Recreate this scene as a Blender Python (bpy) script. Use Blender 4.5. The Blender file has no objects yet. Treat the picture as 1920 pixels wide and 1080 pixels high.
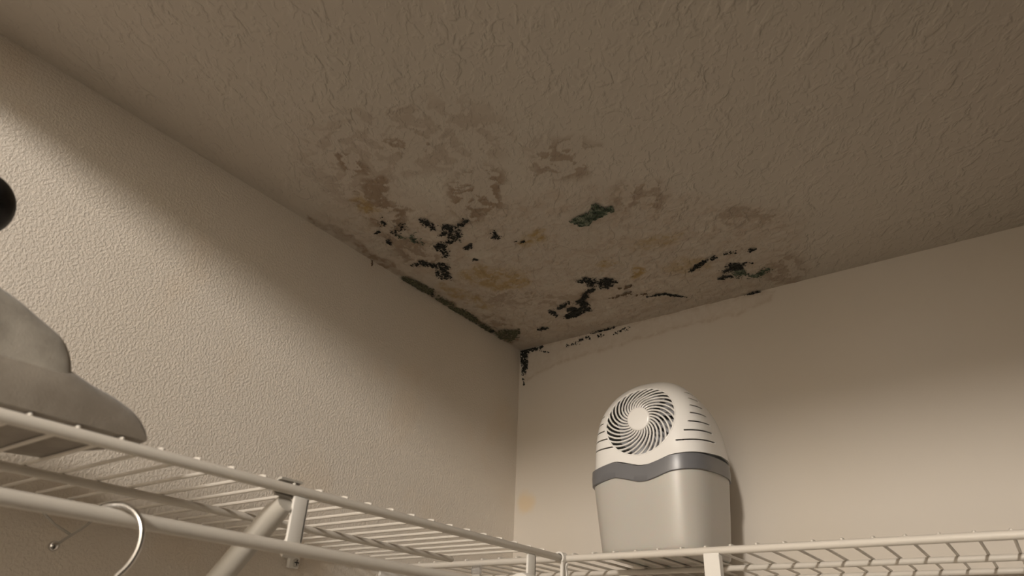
import bpy, bmesh, math
import numpy as np
from mathutils import Vector, Matrix

# ------------------------------------------------------------------ camera, world, lights, exposure
scene = bpy.context.scene
COL = scene.collection
SH = 1.94                     # height of the wire shelves (rail centres)
H = SH + 0.49884              # closet ceiling
CAMP = Vector((0.84256, -1.17468, SH - 0.13248))
YAW, PIT, ROL = 0.63967, 0.50243, 0.04408
fwd = Vector((-math.sin(YAW) * math.cos(PIT), math.cos(YAW) * math.cos(PIT), math.sin(PIT)))
rt0 = Vector((math.cos(YAW), math.sin(YAW), 0))
up0 = rt0.cross(fwd)
rt = rt0 * math.cos(ROL) + up0 * math.sin(ROL)
up = up0 * math.cos(ROL) - rt0 * math.sin(ROL)
cam_d = bpy.data.cameras.new('camera')
cam = bpy.data.objects.new('camera', cam_d)
COL.objects.link(cam)
cam.matrix_world = Matrix(((rt.x, up.x, -fwd.x, CAMP.x), (rt.y, up.y, -fwd.y, CAMP.y),
                           (rt.z, up.z, -fwd.z, CAMP.z), (0, 0, 0, 1)))
cam_d.sensor_width = 36
cam_d.lens = 36 * 1284.8 / 1920
cam_d.clip_start = 0.02
cam_d.dof.use_dof = True
cam_d.dof.focus_distance = 1.1
cam_d.dof.aperture_fstop = 7.0
scene.camera = cam

world = bpy.data.worlds.new('world')
scene.world = world
world.use_nodes = True
world.node_tree.nodes['Background'].inputs[0].default_value = (0.9, 0.85, 0.8, 1)
world.node_tree.nodes['Background'].inputs[1].default_value = 0.02

LAMP = Vector((1.15, -3.1, SH + 0.79))       # tall narrow room lamp beyond the closet opening
def room_light(name, energy, target):
    ld = bpy.data.lights.new(name, 'AREA')
    ld.shape = 'ELLIPSE'
    ld.size, ld.size_y = 0.15, 0.27
    ld.energy = energy
    ld.color = (1.0, 0.925, 0.835)
    lo = bpy.data.objects.new(name, ld)
    lo.location = LAMP
    lo.rotation_euler = (Vector(target) - LAMP).to_track_quat('-Z', 'Y').to_euler()
    COL.objects.link(lo)
room_light('room_lamp_front', 43, (0.45, 0.0, SH + 0.3))
room_light('room_fill_back', 112, (1.85, -6.2, SH + 0.5))  # added fill facing away, lifts the ambient bounce from the room

scene.view_settings.view_transform = 'Standard'
scene.view_settings.look = 'None'
scene.view_settings.gamma = 1
scene.view_settings.use_curve_mapping = False
scene.view_settings.exposure = 0.09

# ------------------------------------------------------------------ helpers
rng = np.random.default_rng(7)

def tag(o, label=None, cat=None, group=None, kind=None):
    if label: o['label'] = label
    if cat: o['category'] = cat
    if group: o['group'] = group
    if kind: o['kind'] = kind
    return o

def link(name, me, mat=None, parent=None, loc=(0, 0, 0)):
    o = bpy.data.objects.new(name, me)
    COL.objects.link(o)
    if mat is not None and me is not None and not me.materials:
        me.materials.append(mat)
    if parent is not None:
        o.parent = parent
    o.location = loc
    return o

def empty(name, loc, rz=0):
    o = bpy.data.objects.new(name, None)
    COL.objects.link(o)
    o.location = loc
    o.rotation_euler = (0, 0, rz)
    o.empty_display_size = 0.05
    return o

def finish(bm, name, smooth=True, angle=40):
    bmesh.ops.recalc_face_normals(bm, faces=bm.faces)
    me = bpy.data.meshes.new(name)
    bm.to_mesh(me)
    bm.free()
    if smooth:
        me.polygons.foreach_set('use_smooth', [True] * len(me.polygons))
        try:
            me.set_sharp_from_angle(angle=math.radians(angle))
        except Exception:
            pass
    return me

def add_box(bm, lo_, hi_, bevel=0, seg=2, mat4=None):
    r = bmesh.ops.create_cube(bm, size=1)
    vs = r['verts']
    for v in vs:
        v.co = Vector(((lo_[0] + hi_[0]) / 2 + v.co.x * (hi_[0] - lo_[0]),
                       (lo_[1] + hi_[1]) / 2 + v.co.y * (hi_[1] - lo_[1]),
                       (lo_[2] + hi_[2]) / 2 + v.co.z * (hi_[2] - lo_[2])))
        if mat4 is not None:
            v.co = mat4 @ v.co
    if bevel:
        es = list({e for v in vs for e in v.link_edges})
        bmesh.ops.bevel(bm, geom=es, offset=bevel, segments=seg, affect='EDGES', profile=0.5)

def add_tube(bm, pts, r, n=10, cap='flat'):
    """round tube along a polyline; r scalar or list; rounded caps on demand"""
    pts = [Vector(p) for p in pts]
    rs = list(r) if isinstance(r, (list, tuple)) else [r] * len(pts)
    if cap == 'round':
        d0 = (pts[0] - pts[1]).normalized()
        d1 = (pts[-1] - pts[-2]).normalized()
        a, b = pts[0], pts[-1]
        ra, rb = rs[0], rs[-1]
        pts = [a + d0 * ra * 0.95, a + d0 * ra * 0.7] + pts + [b + d1 * rb * 0.7, b + d1 * rb * 0.95]
        rs = [ra * 0.3, ra * 0.72] + rs + [rb * 0.72, rb * 0.3]
    tang = []
    for i in range(len(pts)):
        t = pts[min(i + 1, len(pts) - 1)] - pts[max(i - 1, 0)]
        tang.append(t.normalized())
    nrm = tang[0].orthogonal().normalized()
    rings = []
    for i, p in enumerate(pts):
        nrm = (nrm - tang[i] * nrm.dot(tang[i])).normalized()
        bn = tang[i].cross(nrm)
        rings.append([bm.verts.new(p + (nrm * math.cos(2 * math.pi * k / n) + bn * math.sin(2 * math.pi * k / n)) * rs[i])
                      for k in range(n)])
    for i in range(len(rings) - 1):
        for k in range(n):
            bm.faces.new((rings[i][k], rings[i][(k + 1) % n], rings[i + 1][(k + 1) % n], rings[i + 1][k]))
    bm.faces.new(rings[0][::-1])
    bm.faces.new(rings[-1])

def add_strip(bm, pts, width_dir, w, t):
    """flat band of width w (along width_dir) and thickness t following a polyline"""
    pts = [Vector(p) for p in pts]
    wd = Vector(width_dir).normalized()
    rings = []
    for i, p in enumerate(pts):
        tg = (pts[min(i + 1, len(pts) - 1)] - pts[max(i - 1, 0)]).normalized()
        nn = tg.cross(wd).normalized()
        rings.append([bm.verts.new(p + wd * (w / 2 * sx) + nn * (t / 2 * sn)) for sx, sn in ((-1, -1), (1, -1), (1, 1), (-1, 1))])
    for i in range(len(rings) - 1):
        for k in range(4):
            bm.faces.new((rings[i][k], rings[i][(k + 1) % 4], rings[i + 1][(k + 1) % 4], rings[i + 1][k]))
    bm.faces.new(rings[0][::-1])
    bm.faces.new(rings[-1])

def arc(c, r, a0, a1, n, plane='xz'):
    o = []
    for i in range(n + 1):
        a = math.radians(a0 + (a1 - a0) * i / n)
        if plane == 'xz':
            o.append((c[0] + r * math.cos(a), c[1], c[2] + r * math.sin(a)))
        else:
            o.append((c[0], c[1] + r * math.cos(a), c[2] + r * math.sin(a)))
    return o

# ---- numpy noise
def vnoise(x, y, seed=0, period=256):
    g = np.random.default_rng(seed).random((period, period))
    xi = np.floor(x).astype(int); yi = np.floor(y).astype(int)
    fx = x - xi; fy = y - yi
    fx = fx * fx * fx * (fx * (fx * 6 - 15) + 10); fy = fy * fy * fy * (fy * (fy * 6 - 15) + 10)
    x0 = xi % period; x1 = (xi + 1) % period; y0 = yi % period; y1 = (yi + 1) % period
    return (g[x0, y0] * (1 - fx) * (1 - fy) + g[x1, y0] * fx * (1 - fy) + g[x0, y1] * (1 - fx) * fy + g[x1, y1] * fx * fy)

def fbm(x, y, f, octs=4, seed=0, gain=0.5):
    s = 0; a = 1; t = 0
    for o in range(octs):
        s = s + a * vnoise(x * f + 13.7 * o, y * f + 7.1 * o, seed + o); t += a
        a *= gain; f *= 2.03
    return s / t

def poly_sdf(X, Y, poly):
    """signed distance, positive inside"""
    d = np.full(X.shape, 1e9); ins = np.zeros(X.shape, bool)
    n = len(poly)
    for i in range(n):
        ax, ay = poly[i]; bx, by = poly[(i + 1) % n]
        ex, ey = bx - ax, by - ay
        L = ex * ex + ey * ey + 1e-12
        t = np.clip(((X - ax) * ex + (Y - ay) * ey) / L, 0, 1)
        d = np.minimum(d, np.hypot(X - ax - t * ex, Y - ay - t * ey))
        c = ((ay > Y) != (by > Y)) & (X < (bx - ax) * (Y - ay) / ((by - ay) if abs(by - ay) > 1e-12 else 1e-12) + ax)
        ins ^= c
    return np.where(ins, d, -d)

def sstep(a, b, x):
    t = np.clip((x - a) / (b - a), 0, 1)
    return t * t * (3 - 2 * t)

# ------------------------------------------------------------------ materials
def new_mat(name, color, rough=0.5, spec=0.5, metal=0.0, **kw):
    m = bpy.data.materials.new(name)
    m.use_nodes = True
    b = m.node_tree.nodes['Principled BSDF']
    b.inputs['Base Color'].default_value = (*color, 1)
    b.inputs['Roughness'].default_value = rough
    b.inputs['Specular IOR Level'].default_value = spec
    b.inputs['Metallic'].default_value = metal
    for k, v in kw.items():
        b.inputs[k].default_value = v
    return m

def N(m, typ, **kw):
    n = m.node_tree.nodes.new(typ)
    for k, v in kw.items():
        setattr(n, k, v)
    return n

def L(m, a, b):
    m.node_tree.links.new(a, b)

def noise_node(m, scale, detail=3, rough=0.5, vec=None, dist=0.0):
    n = N(m, 'ShaderNodeTexNoise')
    n.inputs['Scale'].default_value = scale
    n.inputs['Detail'].default_value = detail
    n.inputs['Roughness'].default_value = rough
    n.inputs['Distortion'].default_value = dist
    if vec is not None:
        L(m, vec, n.inputs['Vector'])
    return n

def mixc(m, fac, a, b):
    n = N(m, 'ShaderNodeMix', data_type='RGBA')
    for sock, v in ((n.inputs[0], fac), (n.inputs[6], a), (n.inputs[7], b)):
        if isinstance(v, (tuple, float, int)):
            sock.default_value = (*v, 1) if isinstance(v, tuple) else v
        else:
            L(m, v, sock)
    return n.outputs[2]

def ramp(m, fac, p0, p1):
    n = N(m, 'ShaderNodeMapRange')
    n.interpolation_type = 'SMOOTHSTEP'
    n.inputs[1].default_value = p0; n.inputs[2].default_value = p1
    L(m, fac, n.inputs[0])
    return n.outputs[0]

def math_n(m, op, a, b):
    n = N(m, 'ShaderNodeMath', operation=op)
    for i, v in enumerate((a, b)):
        if isinstance(v, (float, int)):
            n.inputs[i].default_value = v
        else:
            L(m, v, n.inputs[i])
    return n.outputs[0]

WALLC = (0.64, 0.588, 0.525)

def plaster(name, kind):
    m = new_mat(name, WALLC, 0.75, 0.25)
    bs = m.node_tree.nodes['Principled BSDF']
    tc = N(m, 'ShaderNodeTexCoord').outputs['Object']
    at = N(m, 'ShaderNodeAttribute', attribute_name='stain')
    sep = N(m, 'ShaderNodeSeparateColor')
    L(m, at.outputs['Color'], sep.inputs[0])
    brown, yellow, tint, pale = sep.outputs[0], sep.outputs[1], sep.outputs[2], at.outputs['Alpha']
    big = noise_node(m, 2.2, 3, 0.5, tc)
    base = mixc(m, ramp(m, big.outputs[0], 0.35, 0.7), WALLC, (WALLC[0] * 0.97, WALLC[1] * 0.955, WALLC[2] * 0.92))
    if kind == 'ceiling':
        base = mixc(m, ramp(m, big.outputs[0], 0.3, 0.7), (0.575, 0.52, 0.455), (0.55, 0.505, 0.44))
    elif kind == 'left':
        base = mixc(m, ramp(m, big.outputs[0], 0.35, 0.7), (0.80, 0.738, 0.66), (0.78, 0.71, 0.62))  # wall colour lightened to stand in for light the lamp doesn't bring
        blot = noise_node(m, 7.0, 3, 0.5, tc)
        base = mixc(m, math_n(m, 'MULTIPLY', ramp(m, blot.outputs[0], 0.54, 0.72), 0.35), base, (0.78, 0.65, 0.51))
    fine = noise_node(m, 260, 3, 0.6, tc)
    mid = noise_node(m, 70, 4, 0.6, tc, 0.6)
    t1 = math_n(m, 'MULTIPLY', tint, ramp(m, mid.outputs[0], 0.2, 0.75))
    col = mixc(m, math_n(m, 'MULTIPLY', t1, 0.66), base, (0.42, 0.325, 0.24))
    b1 = math_n(m, 'MULTIPLY', brown, math_n(m, 'ADD', 0.6, math_n(m, 'MULTIPLY', ramp(m, math_n(m, 'ADD', mid.outputs[0], math_n(m, 'MULTIPLY', fine.outputs[0], 0.25)), 0.40, 0.62), 0.4)))
    col = mixc(m, math_n(m, 'MULTIPLY', b1, 0.95), col, (0.31, 0.236, 0.172))
    y1 = math_n(m, 'MULTIPLY', yellow, ramp(m, mid.outputs[0], 0.12, 0.55)) if kind == 'ceiling' else math_n(m, 'MULTIPLY', yellow, 0.8)
    col = mixc(m, math_n(m, 'MULTIPLY', y1, 0.95), col, (0.385, 0.272, 0.11) if kind == 'ceiling' else (0.66, 0.50, 0.30))
    col = mixc(m, math_n(m, 'MULTIPLY', pale, 0.7), col, (0.60, 0.56, 0.49))
    L(m, col, bs.inputs['Base Color'])
    bump = N(m, 'ShaderNodeBump')
    if kind == 'ceiling':
        # knock-down texture: flattened blobs with drawn-out ridges
        mp = N(m, 'ShaderNodeMapping')
        mp.inputs['Rotation'].default_value = (0, 0, math.radians(-122))
        L(m, tc, mp.inputs['Vector'])
        mp2 = N(m, 'ShaderNodeMapping')
        mp2.inputs['Scale'].default_value = (1.0, 1.55, 1.0)
        L(m, mp.outputs[0], mp2.inputs['Vector'])
        k1 = noise_node(m, 30, 3, 0.5, mp2.outputs[0], 0.45)
        k2 = noise_node(m, 75, 2, 0.5, mp2.outputs[0], 0.5)
        k3 = noise_node(m, 14, 2, 0.5, tc)
        hgt = math_n(m, 'ADD', math_n(m, 'MULTIPLY', ramp(m, k1.outputs[0], 0.47, 0.60), ramp(m, k3.outputs[0], 0.35, 0.6)),
                     math_n(m, 'MULTIPLY', ramp(m, k2.outputs[0], 0.52, 0.66), 0.35))
        bump.inputs['Strength'].default_value = 0.55
        bump.inputs['Distance'].default_value = 0.0022
    elif kind == 'left':
        k1 = noise_node(m, 290, 2, 0.5, tc, 0.25)
        hgt = ramp(m, k1.outputs[0], 0.36, 0.66)
        bump.inputs['Strength'].default_value = 0.45
        bump.inputs['Distance'].default_value = 0.0008
    else:
        k1 = noise_node(m, 60, 2, 0.5, tc)
        hgt = k1.outputs[0]
        bump.inputs['Strength'].default_value = 0.12
        bump.inputs['Distance'].default_value = 0.001
    L(m, hgt, bump.inputs['Height'])
    L(m, bump.outputs[0], bs.inputs['Normal'])
    return m

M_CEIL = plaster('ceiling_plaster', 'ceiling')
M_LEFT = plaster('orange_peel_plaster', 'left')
M_BACK = plaster('smooth_plaster', 'back')
M_FLOOR = new_mat('carpet', (0.16, 0.145, 0.125), 0.95, 0.1)
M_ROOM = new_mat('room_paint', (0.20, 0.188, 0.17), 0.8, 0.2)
M_WIRE = new_mat('white_vinyl', (0.70, 0.655, 0.59), 0.38, 0.45)
M_WHITE = new_mat('white_plastic', (0.80, 0.77, 0.72), 0.4, 0.45)
M_STEEL = new_mat('painted_steel', (0.50, 0.47, 0.42), 0.4, 0.5)  # grey includes the shade that falls on the slanted brace
M_CHROME = new_mat('chrome', (0.62, 0.61, 0.60), 0.16, 0.5, 1.0)
M_SCREW = new_mat('screw_recess', (0.03, 0.03, 0.03), 0.6)
M_CLEAR = new_mat('clear_plastic', (0.85, 0.85, 0.85), 0.12, 0.5, 0, **{'Transmission Weight': 0.75, 'IOR': 1.45})
M_SHELL = new_mat('glossy_white_plastic', (0.84, 0.82, 0.79), 0.24, 0.5)
M_BAND = new_mat('grey_plastic', (0.155, 0.155, 0.165), 0.32, 0.5)
M_TANK = new_mat('frosted_tank', (0.50, 0.475, 0.435), 0.30, 0.5, 0, **{'Subsurface Weight': 0.25, 'Subsurface Scale': 0.01})
M_ROTOR = new_mat('rotor_plastic', (0.40, 0.40, 0.42), 0.25, 0.6)
M_DARKIN = new_mat('dark_interior', (0.05, 0.048, 0.045), 0.6)
M_DUCT = new_mat('duct_grey', (0.22, 0.21, 0.20), 0.5)
M_BLACK = new_mat('black_plastic', (0.006, 0.006, 0.007), 0.45, 0.3)

def mold_mat(name, c0, c1, sc=420):
    m = new_mat(name, c0, 0.9, 0.15)
    tc = N(m, 'ShaderNodeTexCoord').outputs['Object']
    n = noise_node(m, sc, 3, 0.6, tc)
    L(m, mixc(m, ramp(m, n.outputs[0], 0.4, 0.65), c0, c1), m.node_tree.nodes['Principled BSDF'].inputs['Base Color'])
    return m
M_MOLD = {'k': mold_mat('black_mold', (0.012, 0.013, 0.012), (0.07, 0.07, 0.062)),
          'g': mold_mat('green_mold', (0.05, 0.07, 0.05), (0.22, 0.245, 0.185), 110),
          'o': mold_mat('olive_mold', (0.07, 0.075, 0.045), (0.20, 0.19, 0.13)),
          'b': mold_mat('brown_crack', (0.13, 0.09, 0.06), (0.24, 0.175, 0.12))}

def fabric_mat(name, c0, c1):
    m = new_mat(name, c1, 0.95, 0.1, 0, **{'Sheen Weight': 0.3})
    tc = N(m, 'ShaderNodeTexCoord').outputs['Object']
    a = noise_node(m, 18, 4, 0.6, tc)
    L(m, mixc(m, ramp(m, a.outputs[0], 0.35, 0.7), c0, c1),
      m.node_tree.nodes['Principled BSDF'].inputs['Base Color'])
    n = noise_node(m, 900, 2, 0.6, tc)
    bp = N(m, 'ShaderNodeBump')
    bp.inputs['Strength'].default_value = 0.5
    bp.inputs['Distance'].default_value = 0.001
    L(m, n.outputs[0], bp.inputs['Height'])
    L(m, bp.outputs[0], m.node_tree.nodes['Principled BSDF'].inputs['Normal'])
    return m
M_FABRIC = fabric_mat('grey_fabric', (0.30, 0.27, 0.225), (0.47, 0.43, 0.37))
M_FABRIC_SHADED = fabric_mat('shaded_grey_fabric', (0.235, 0.20, 0.16), (0.33, 0.29, 0.24))  # same cloth, shade on the lower fold put into the colour

# ------------------------------------------------------------------ mold and stain outlines (metres on each surface)
# c: ceiling (x, y)   b: back wall (x, z)   l: left wall (y, z)
MOLD = [
  ('c','k',0.62,[(0.1769,-0.4917),(0.1941,-0.4871),(0.1995,-0.4729),(0.1952,-0.4537),(0.1786,-0.4381),(0.1646,-0.4403),(0.1526,-0.4378),(0.1548,-0.4464),(0.1707,-0.4594),(0.1571,-0.4711),(0.1719,-0.4746)]),
  ('c','k',0.60,[(0.1234,-0.4475),(0.1402,-0.4539),(0.1516,-0.4484),(0.1481,-0.4372),(0.1426,-0.4236),(0.1238,-0.4037),(0.1210,-0.4126),(0.1267,-0.4266),(0.1226,-0.4360)]),
  ('c','k',0.62,[(0.0904,-0.3990),(0.1024,-0.4007),(0.1111,-0.3861),(0.0966,-0.3689),(0.0780,-0.3415),(0.0672,-0.3521),(0.0660,-0.3685),(0.0819,-0.3818)]),
  ('c','k',0.72,[(0.0505,-0.4185),(0.0644,-0.4126),(0.0687,-0.4117),(0.0738,-0.4010),(0.0833,-0.3867),(0.0931,-0.3961),(0.0825,-0.4083),(0.0808,-0.4238),(0.0684,-0.4186),(0.0528,-0.4215)]),
  ('c','k',0.40,[(0.0925,-0.5180),(0.1136,-0.5269),(0.1300,-0.5335),(0.1378,-0.5301),(0.1257,-0.5162),(0.1099,-0.5103),(0.0968,-0.5073)]),
  ('c','g',0.50,[(0.0912,-0.5054),(0.1006,-0.4918),(0.1137,-0.4883),(0.1325,-0.4979),(0.1330,-0.5014),(0.1174,-0.4962),(0.1066,-0.4979),(0.0978,-0.5108)]),
  ('c','g',0.45,[(0.1023,-0.4814),(0.1178,-0.4634),(0.1280,-0.4727),(0.1152,-0.4926)]),
  ('c','k',0.40,[(0.1045,-0.5572),(0.1175,-0.5610),(0.1108,-0.5471),(0.1021,-0.5372),(0.0948,-0.5403)]),
  ('c','k',0.70,[(0.1641,-0.5202),(0.1581,-0.5047),(0.1646,-0.5008),(0.1590,-0.4871),(0.1635,-0.4874),(0.1735,-0.5048),(0.1709,-0.5126),(0.1715,-0.5225)]),
  ('c','k',0.70,[(0.2038,-0.4703),(0.2168,-0.4705),(0.2267,-0.4730),(0.2297,-0.4781),(0.2227,-0.4834),(0.2066,-0.4780)]),
  ('c','k',0.65,[(0.2403,-0.4317),(0.2507,-0.4283),(0.2391,-0.4101),(0.2276,-0.4124)]),
  ('c','k',0.80,[(0.1662,-0.4097),(0.1844,-0.4093),(0.1890,-0.4193),(0.1689,-0.4155)]),
  ('c','k',0.70,[(0.0641,-0.5025),(0.0674,-0.4919),(0.0774,-0.4987),(0.0741,-0.5092)]),
  ('c','k',0.60,[(0.1578,-0.3741),(0.1691,-0.3668),(0.1727,-0.3710),(0.1638,-0.3811)]),
  ('c','k',0.45,[(0.2509,-0.3857),(0.2710,-0.3729),(0.2756,-0.3799),(0.2547,-0.3912)]),
  ('c','k',0.70,[(0.0621,-0.5286),(0.0835,-0.5325),(0.0848,-0.5350),(0.0647,-0.5336)]),
  ('c','k',0.66,[(0.2787,-0.2149),(0.2984,-0.2179),(0.3154,-0.1945),(0.2948,-0.1784),(0.2860,-0.1816),(0.2848,-0.1980)]),
  ('c','k',0.78,[(0.3085,-0.1878),(0.3259,-0.1967),(0.3358,-0.1885),(0.3374,-0.1723),(0.3312,-0.1761),(0.3141,-0.1599),(0.3031,-0.1666)]),
  ('c','k',0.80,[(0.2913,-0.1739),(0.2722,-0.1721),(0.2515,-0.1514),(0.2527,-0.1445),(0.2707,-0.1632),(0.2869,-0.1625)]),
  ('c','k',0.80,[(0.2646,-0.1603),(0.2333,-0.1443),(0.2314,-0.1366),(0.2615,-0.1472)]),
  ('c','k',0.75,[(0.2332,-0.1309),(0.2314,-0.1049),(0.2349,-0.0914),(0.2423,-0.0977),(0.2461,-0.1169),(0.2462,-0.1410)]),
  ('c','k',0.90,[(0.1800,-0.0925),(0.1984,-0.0900),(0.2246,-0.0996),(0.2297,-0.1160),(0.2050,-0.1090),(0.1825,-0.0990)]),
  ('c','k',0.60,[(0.1629,-0.1357),(0.1647,-0.1068),(0.1743,-0.1152),(0.1739,-0.1452)]),
  ('c','k',0.75,[(0.1829,-0.1324),(0.2005,-0.1359),(0.2204,-0.1455),(0.2221,-0.1514),(0.2043,-0.1478),(0.1857,-0.1405)]),
  ('c','k',0.90,[(0.1995,-0.1166),(0.2126,-0.1129),(0.2180,-0.1232),(0.2050,-0.1270)]),
  ('c','k',0.80,[(0.0987,-0.0730),(0.1148,-0.0669),(0.1211,-0.0782),(0.1026,-0.0798)]),
  ('c','k',0.85,[(0.3586,-0.0902),(0.3831,-0.0858),(0.3952,-0.0810),(0.4084,-0.0618),(0.4241,-0.0516),(0.4252,-0.0540),(0.4110,-0.0667),(0.3977,-0.0859),(0.3846,-0.0898),(0.3595,-0.0926)]),
  ('c','b',0.70,[(0.3274,-0.1458),(0.3413,-0.1408),(0.3562,-0.1441),(0.3574,-0.1479),(0.3442,-0.1485),(0.3291,-0.1496)]),
  ('c','b',0.60,[(0.2976,-0.1178),(0.3202,-0.1194),(0.3402,-0.1125),(0.3451,-0.1243),(0.3232,-0.1273),(0.2989,-0.1218)]),
  ('c','b',0.60,[(0.3423,-0.1063),(0.3644,-0.0998),(0.3668,-0.1058),(0.3440,-0.1103)]),
  ('c','k',0.80,[(0.5283,-0.1122),(0.5502,-0.0999),(0.5559,-0.1178),(0.5331,-0.1265)]),
  ('c','g',0.75,[(0.5304,-0.1023),(0.5402,-0.1052),(0.5479,-0.0938),(0.5483,-0.0777),(0.5329,-0.0734),(0.5274,-0.0860)]),
  ('c','g',0.62,[(0.5482,-0.0594),(0.5659,-0.0533),(0.5786,-0.0636),(0.5886,-0.0621),(0.5920,-0.0731),(0.5814,-0.0843),(0.5683,-0.0742),(0.5503,-0.0691)]),
  ('c','k',0.60,[(0.5124,-0.0997),(0.5279,-0.1009),(0.5300,-0.1102),(0.5151,-0.1110)]),
  ('c','k',0.80,[(0.4997,-0.0811),(0.5154,-0.0820),(0.5239,-0.0809),(0.5259,-0.0885),(0.5173,-0.0897),(0.5021,-0.0908)]),
  ('c','k',0.85,[(0.4685,-0.1380),(0.4874,-0.1456),(0.5059,-0.1558),(0.5064,-0.1625),(0.4884,-0.1542),(0.4694,-0.1451)]),
  ('c','k',0.80,[(0.5134,-0.1545),(0.5225,-0.1607),(0.5228,-0.1673),(0.5138,-0.1627)]),
  ('c','k',0.55,[(0.5377,-0.1613),(0.5569,-0.1556),(0.5593,-0.1641),(0.5397,-0.1682)]),
  ('c','k',0.80,[(0.5756,-0.1500),(0.5894,-0.1477),(0.5907,-0.1528),(0.5779,-0.1584)]),
  ('c','k',0.60,[(0.5574,-0.1138),(0.5718,-0.1101),(0.5728,-0.1137),(0.5590,-0.1192)]),
  ('c','k',0.85,[(0.5216,0.0012),(0.5372,0.0051),(0.5485,-0.0005),(0.5493,-0.0067),(0.5393,-0.0054),(0.5226,-0.0030)]),
  ('c','g',0.95,[(0.3701,-0.3861),(0.3852,-0.3898),(0.4019,-0.3905),(0.4151,-0.3949),(0.4228,-0.4070),(0.4274,-0.3949),(0.4235,-0.3863),(0.4401,-0.3862),(0.4381,-0.3793),(0.4137,-0.3766),(0.3957,-0.3733),(0.3863,-0.3666),(0.3766,-0.3721)]),
  ('c','o',0.90,[(0.0001,-0.3900),(0.0024,-0.3580),(0.0078,-0.3202),(0.0231,-0.3314),(0.0174,-0.3687),(0.0084,-0.3958)]),
  ('c','k',0.60,[(0.0073,-0.3261),(0.0045,-0.3067),(0.0148,-0.3125),(0.0175,-0.3317)]),
  ('c','o',0.70,[(0.0046,-0.2967),(0.0055,-0.2539),(0.0179,-0.2627),(0.0185,-0.3061)]),
  ('c','o',0.85,[(-0.0036,-0.2458),(0.0036,-0.2154),(0.0058,-0.1749),(0.0168,-0.1831),(0.0216,-0.2300),(0.0069,-0.2552)]),
  ('c','o',0.70,[(0.0031,-0.1637),(0.0037,-0.1429),(0.0013,-0.1162),(0.0107,-0.1223),(0.0187,-0.1545),(0.0105,-0.1704)]),
  ('c','o',0.75,[(0.0069,-0.1135),(0.0358,-0.1137),(0.0643,-0.0967),(0.0384,-0.0664),(0.0110,-0.0572),(0.0043,-0.0794)]),
  ('c','k',0.90,[(0.0035,-0.1237),(0.0063,-0.1120),(0.0157,-0.1210),(0.0129,-0.1325)]),
  ('b','k',0.95,[(-0.0026,2.4369),(0.0306,2.4302),(0.0604,2.4329),(0.0597,2.4356),(0.0290,2.4384),(-0.0032,2.4423)]),
  ('b','k',0.95,[(0.0031,2.4445),(0.0056,2.4165),(0.0097,2.3986),(0.0113,2.3800),(0.0142,2.3791),(0.0185,2.3968),(0.0174,2.4145),(0.0180,2.4412)]),
  ('b','k',0.80,[(0.0100,2.3687),(0.0125,2.3527),(0.0154,2.3524),(0.0136,2.3682)]),
  ('b','k',0.55,[(0.0500,2.4258),(0.0797,2.4153),(0.0802,2.4189),(0.0506,2.4295)]),
  ('b','k',0.45,[(0.1257,2.4209),(0.1523,2.4220),(0.1701,2.4260),(0.1846,2.4223),(0.1856,2.4282),(0.1674,2.4364),(0.1496,2.4284),(0.1244,2.4248)]),
  ('b','k',0.45,[(0.1962,2.4235),(0.2089,2.4231),(0.2183,2.4241),(0.2177,2.4291),(0.2068,2.4320),(0.1945,2.4285)]),
  ('b','k',0.45,[(0.2376,2.4228),(0.2551,2.4235),(0.2807,2.4252),(0.2787,2.4327),(0.2533,2.4298),(0.2365,2.4265)]),
  ('c','k',0.75,[(0.1877,0.0013),(0.2141,0.0033),(0.2394,0.0044),(0.2442,-0.0074),(0.2181,-0.0062),(0.1898,-0.0035)]),
  ('l','b',0.80,[(-0.4735,2.4421),(-0.4691,2.4276),(-0.4655,2.4296),(-0.4699,2.4443)]),
]
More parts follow.
